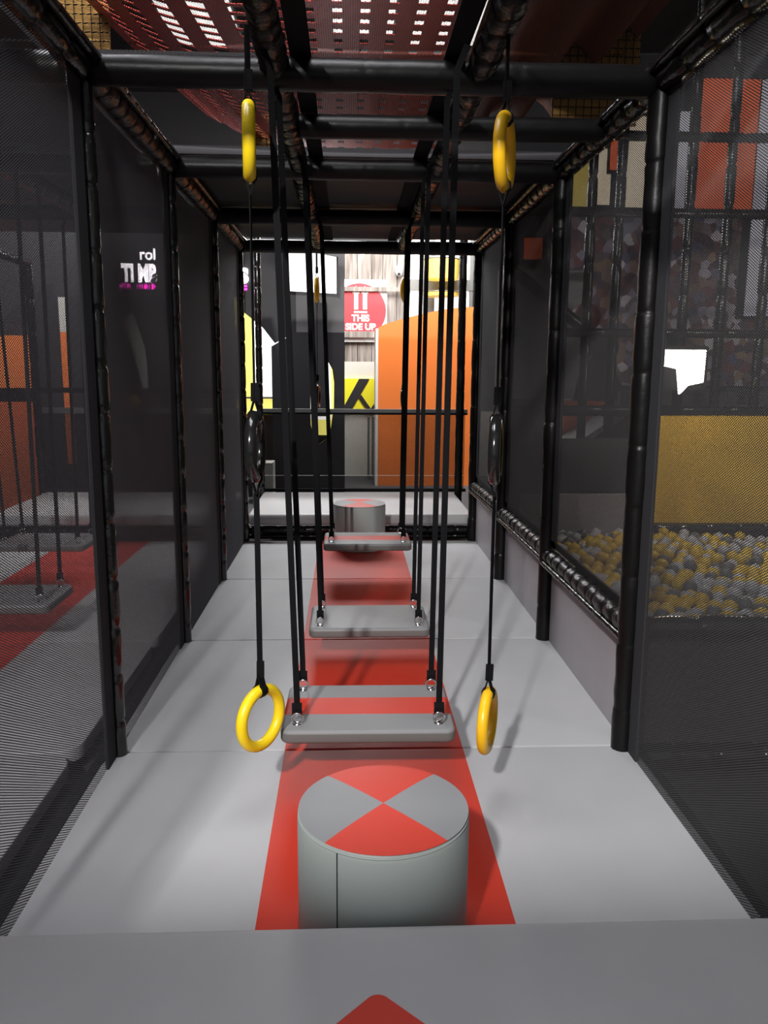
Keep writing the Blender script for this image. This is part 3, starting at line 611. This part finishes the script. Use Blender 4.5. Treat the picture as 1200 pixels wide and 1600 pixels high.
bm = bmesh.new(); add_prism(bm, [(-.2, 1.30), (-.12, 1.44), (-.01, 1.23), (-.18, 1.23)], 0, .02); add_prism(bm, [(-.18, 1.20), (-.01, 1.20), (.09, 1.09), (.05, 1.02), (-.17, 1.02)], 0, .02); link('yellow_shapes', bm, M['pyellow'], t)
tag(t, 'dark mural wall with pale grey and yellow angular shapes behind the left net', 'mural')
t = empty('neon_sign', (-2.40, 9.06, 2.275))
k = 8.95 / 10.0
def nx(px): return (px + 0.0)
text_mesh('white_letters', 'rol', 0.16, M['neonw'], t, (0.265, 0, 0.305), .004, .003, 0.95, 'RIGHT')
text_mesh('white_letters', 'TI MB', 0.245, M['neonw'], t, (0.263, 0, 0.082), .004, .012, 0.60, 'RIGHT')
bm = bmesh.new(); x = -.13
while x < .25:
    if not (-.005 < x < .03):
        add_box(bm, x, x + .006, -.004, .004, 0, .055); add_box(bm, x, x + .02, -.004, .004, random.choice((0, .024, .048)), random.choice((.007, .031, .055)) if False else .055) if random.random() < .25 else add_box(bm, x, x + .02, -.004, .004, .024, .032)
    x += .026
link('magenta_letters', bm, M['neonm'], t); tag(t, 'white and magenta neon sign glowing behind the left net', 'sign')
t = empty('neon_sign', (-1.33, 9.985, 2.36)); text_mesh('white_letters', 'S', 0.22, M['neonw'], t, (0, 0, .09), .004, .012); link('magenta_letters', bx(-.05, .035, 0, .01, 0, .02), M['neonm'], t); link('magenta_letters', bx(-.05, .035, 0, .01, .035, .055), M['neonm'], t)
tag(t, 'last white neon letter with magenta line at the far left post', 'sign')

# ------------------------------------------------------------------ right side: ball pit and hall behind
rail((W + .05, 2.93, 0.485), (3.6, 2.93, 0.50), 0.046, 0.2, 'black padded rail on the near side of the ball pit', 'rails round the ball pit', 'pit_rail', m='gloss')
rail((W + .05, 2.93, -0.04), (3.6, 2.93, -0.04), 0.05, 0.16, 'black padded bottom rail below the near side of the ball pit', 'rails round the ball pit', 'pit_rail', m='gloss', pinch=.75)
t = empty('safety_net', (W + .05, 2.95, 0)); bm = bmesh.new()
for dy in (0, .004):
    v = [bm.verts.new(p) for p in ((0, dy, 0), (2.6, dy, 0), (2.6, dy, 0.46), (0, dy, 0.46))]; bm.faces.new(v)
link('mesh', bm, M['netx'], t); tag(t, 'black net closing the near side of the ball pit below its rail', 'net')
o = link('pit_pad', bx(1.05, 3.7, 2.99, 3.05, -.1, .42), M['pgrey']); tag(o, 'grey pad behind the net on the near side of the ball pit', 'pad')
o = link('pit_floor', bx(1.05, 3.7, 3.05, 5.5, -.1, .20), M['pgrey']); tag(o, 'grey padded floor under the balls', 'floor pad')
rail((W + .08, 5.6, 0.33), (3.7, 5.6, 0.36), 0.035, 0.2, 'upper black rail on the far side of the ball pit', 'rails round the ball pit', 'pit_rail', m='gloss')
rail((W + .08, 5.56, 0.20), (3.7, 5.56, 0.22), 0.03, 0.2, 'lower black rail on the far side of the ball pit', 'rails round the ball pit', 'pit_rail', m='gloss')
o = link('pit_wall', bx(1.95, 3.9, 5.62, 5.7, 0.38, 1.14), M['pyellow']); tag(o, 'yellow padded wall behind the ball pit', 'wall pad')
o = link('pit_wall', bx(1.10, 1.86, 5.50, 5.58, 0.25, 0.60), M['pgrey']); tag(o, 'grey padded wall behind the ball pit left of the yellow wall', 'wall pad')
o = link('dark_backing', bx(1.10, 1.90, 5.62, 5.66, 0.60, 0.98), M['darkwall']); tag(o, 'dark board above the grey pad behind the ball pit', 'board')
# balls
bm = bmesh.new(); bmesh.ops.create_icosphere(bm, subdivisions=2, radius=0.04); me_b = {}
base = bpy.data.meshes.new('ball'); bm.to_mesh(base); bm.free()
for p in base.polygons: p.use_smooth = True
for kx in ('ballw', 'bally', 'ballg'):
    q = base.copy(); q.materials.append(M[kx]); me_b[kx] = q
spots = []
y = 3.10
row = 0
while y < 5.48:
    x = 1.09 + (0.04 if row % 2 else 0)
    while x < 3.55:
        hgt = 0.06 * math.exp(-((x - 1.7) ** 2 + (y - 5.0) ** 2) / 0.5)
        spots.append((x + random.uniform(-.012, .012), y + random.uniform(-.012, .012), 0.265 + hgt + random.uniform(0, .055)))
        x += .078
    y += .070; row += 1
def vis(p):    # spread by how near a ball is to the two openings in the frame
    return p[1] + 0.8 * max(0, (p[0] - CX) / p[1] - 0.50) * 10
spots.sort(key=vis)
colof = lambda: random.choices(('bally', 'ballw', 'ballg'), (5, 4, 1.4))[0]
BL = {'bally': 'yellow plastic ball in the ball pit', 'ballw': 'white plastic ball in the ball pit', 'ballg': 'dark grey plastic ball in the ball pit'}
BG = {'bally': 'yellow balls in the pit', 'ballw': 'white balls in the pit', 'ballg': 'grey balls in the pit'}
for p in spots[:300]:
    kx = colof(); o = bpy.data.objects.new('ball', me_b[kx]); C.objects.link(o); o.location = p; tag(o, BL[kx], 'ball', BG[kx])
bm = bmesh.new()
for p in spots[300:]:
    r = bmesh.ops.create_icosphere(bm, subdivisions=1, radius=0.04, matrix=Matrix.Translation(p)); mi = random.choices((0, 1, 2), (5, 4, 1.4))[0]
    for v in r['verts']:
        for f in v.link_faces: f.material_index = mi
o = link('plastic_balls', bm, [M['bally'], M['ballw'], M['ballg']], smooth=True); o['kind'] = 'stuff'; tag(o, 'mass of yellow, white and grey balls farther into the pit', 'balls')
# climbing frame behind the pit
fx = [(1.56, 'thin'), (1.755, ''), (2.24, ''), (2.51, ''), (2.80, ''), (3.2, '')]
for i, (x, q) in enumerate(fx):
    post(x, 5.75, 1.14 if x > 1.9 else 0.6, 4.0, 0.034, 0.3, 'black upright of the climbing frame behind the ball pit, %s from its left end' % ['first', 'second', 'third', 'fourth', 'fifth', 'sixth'][i], 'uprights of the climbing frame behind the pit')
for z, lb in ((3.0, 'topmost'), (2.51, 'second from the top'), (1.71, 'third from the top'), (1.17, 'lowest, on the yellow wall')):
    rail((1.05, 5.72, z), (3.8, 5.72, z), 0.032 if z > 1.2 else 0.04, 0.3, 'black crossbar of the climbing frame behind the ball pit, %s' % lb, 'crossbars of the climbing frame behind the pit', 'crossbar')
o = link('dark_backing', bx(1.9, 3.9, 5.95, 6.0, 1.14, 1.30), M['darkwall']); tag(o, 'dark board just above the yellow pit wall', 'board')
rail((1.10, 6.5, 2.28), (1.86, 6.5, 1.70), 0.045, 0.3, 'slanting black beam behind the right net', None, 'slanting_beam')
bm = bmesh.new(); add_prism(bm, [(1.45, -.12), (2.25, -.12), (2.25, 1.24), (2.16, 1.21), (1.45, .72)], 6.15, 6.3); t = empty('ramp', (0, 0, 0)); link('side_wall', bm, M['darkwall'], t); tag(t, 'dark ramp with a grey slanting top behind the ball pit', 'ramp')
bm = bmesh.new(); add_prism(bm, [(1.45, .73), (2.16, 1.22), (2.16, 1.27), (1.45, .78)], 6.10, 6.6); link('slanting_top', bm, M['pgrey'], t)
bm = bmesh.new(); add_rings(bm, [Vector((1.66, 6.75, 1.05)), Vector((2.02, 6.75, 1.05))], [.15, .15], 28); o = link('roller', bm, M['orangedim']); tag(o, 'dull red roller lying behind the ramp', 'roller')
bm = bmesh.new(); bmesh.ops.create_uvsphere(bm, u_segments=20, v_segments=12, radius=.12, matrix=Matrix.Translation((1.80, 6.6, 1.87))); o = link('hanging_ball', bm, mat('dark_red_ball', (.16, .03, .03), .5), smooth=True); tag(o, 'dark red ball beside the slanting beam', 'ball')
# seated motorbike arcade machine silhouette
t = empty('arcade_machine', (2.15, 7.2, -.12)); bm = bmesh.new(); add_prism(bm, [(-.25, 0), (.3, 0), (.28, 1.25), (.12, 1.55), (-.05, 1.75), (-.2, 1.6), (-.28, 1.2)], 0, .5); link('body', bm, M['darkwall'], t); bm = bmesh.new(); bmesh.ops.create_uvsphere(bm, u_segments=16, v_segments=10, radius=.16, matrix=Matrix.Translation((0, .1, 1.78))); link('head', bm, M['darkwall'], t, True)
tag(t, 'dark arcade machine behind the ramp', 'arcade machine')
# lamps and lit panels of the hall
t = empty('floodlight', (2.145, 5.45, 1.465)); link('housing', bx(-.15, .17, .0, .08, -.14, .15), M['matte'], t); bm = bmesh.new(); add_prism(bm, [(-.145, .125), (.145, .125), (.14, -.09), (.04, -.11), (-.02, -.17), (-.045, 0.0), (-.145, .02)], -.02, 0); link('lens', bm, M['flood'], t)
link('bracket', bx(-.02, .02, .08, .26, .05, .25), M['matte'], t)
tag(t, 'glaring white floodlight behind the right net, above the yellow wall', 'lamp')
l = bpy.data.lights.new('floodlight_glow', 'POINT'); l.energy = 7; l.color = (1, .92, .75); l.shadow_soft_size = .10; lo = bpy.data.objects.new('floodlight_glow', l); C.objects.link(lo); lo.location = (2.145, 5.30, 1.45)
for x0, x1, lb in ((2.05, 2.2, 'left'), (2.38, 2.48, 'right')):
    t = empty('green_lamp', (x0, 8.0, 1.53)); bm = bmesh.new(); add_prism(bm, [(0, .14), (x1 - x0, .14), ((x1 - x0) * .7, .06), ((x1 - x0) * .5, 0), (0, .03)], 0, .03); link('lens', bm, M['greenlit'], t); link('housing', bx(-.01, x1 - x0 + .01, .03, .40, 0, .16), M['matte'], t); tag(t, 'small greenish white lamp behind the right net, %s one' % lb, 'lamp')
def lit(x0, x1, z0, z1, m, lb, y=8.2, name='light_box'):
    t = empty(name, (x0, y, z0)); link('face', bx(0, x1 - x0, 0, .02, 0, z1 - z0), M[m], t); link('casing', bx(-.005, x1 - x0 + .005, .02, 8.46 - y, -.02, z1 - z0 + .02), M['matte'], t); tag(t, lb, 'lit panel', 'lit panels of the hall beyond the ball pit'); return t
lit(1.98, 2.30, 3.02, 3.42, 'dimyellow', 'yellow lit panel left of the orange one, seen beside the second right post')
lit(2.30, 2.44, 3.04, 3.55, 'dimcream', 'cream lit panel between the yellow panel and the small orange one')
lit(2.40, 2.52, 3.34, 3.75, 'litorange', 'small orange lit panel high beside the first right post', y=8.1)
lit(2.52, 2.92, 2.98, 3.85, 'dimcream', 'tall white lit panel left of the first right post')
lit(2.92, 3.18, 3.02, 3.9, 'litdim', 'dim lilac panel right of the first right post')
lit(3.22, 3.62, 3.02, 4.2, 'litorange', 'large orange lit panel right of the first right post')
lit(3.66, 3.85, 3.02, 4.2, 'litorange', 'narrow orange lit panel right of the large orange one')
lit(3.87, 4.6, 2.0, 4.2, 'litdim', 'dim lilac glass panel at the right edge')
lit(2.86, 3.04, 2.95, 3.1, 'dimcream', 'small cream lit panel under the lilac one', y=8.1)
lit(1.62, 1.80, 2.52, 2.72, 'litorange', 'small dull orange panel between the second and third right posts')
# patchwork poster wall of the arcade
def poster_mat():
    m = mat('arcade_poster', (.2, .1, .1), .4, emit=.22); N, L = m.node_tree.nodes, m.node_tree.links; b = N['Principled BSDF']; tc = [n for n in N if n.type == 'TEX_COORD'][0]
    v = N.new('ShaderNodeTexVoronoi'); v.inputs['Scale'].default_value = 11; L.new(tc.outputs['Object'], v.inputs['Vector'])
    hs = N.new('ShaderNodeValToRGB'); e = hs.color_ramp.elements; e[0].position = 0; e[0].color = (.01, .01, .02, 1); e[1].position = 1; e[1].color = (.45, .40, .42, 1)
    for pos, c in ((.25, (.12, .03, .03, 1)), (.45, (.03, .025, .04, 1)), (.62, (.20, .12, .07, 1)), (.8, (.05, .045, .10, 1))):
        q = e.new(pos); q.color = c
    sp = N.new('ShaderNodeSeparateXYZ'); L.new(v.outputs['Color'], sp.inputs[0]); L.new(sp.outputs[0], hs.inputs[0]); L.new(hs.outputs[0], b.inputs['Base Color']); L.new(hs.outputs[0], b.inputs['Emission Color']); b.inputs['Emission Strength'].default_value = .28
    return m
M['poster'] = poster_mat()
struct(link('wall_arcade', bx(1.5, 4.8, 8.46, 8.52, -0.12, 4.5), M['darkwall']))
o = link('poster_wall', bx(1.9, 4.6, 8.4, 8.45, 1.3, 2.98), M['poster']); tag(o, 'mottled dark arcade wall of posters behind the right net', 'poster wall')
o = link('grey_screen_wall', bx(1.2, 1.95, 7.2, 7.25, 1.2, 2.3), M['greyboard']); tag(o, 'grey screen wall behind the third right post', 'screen wall')
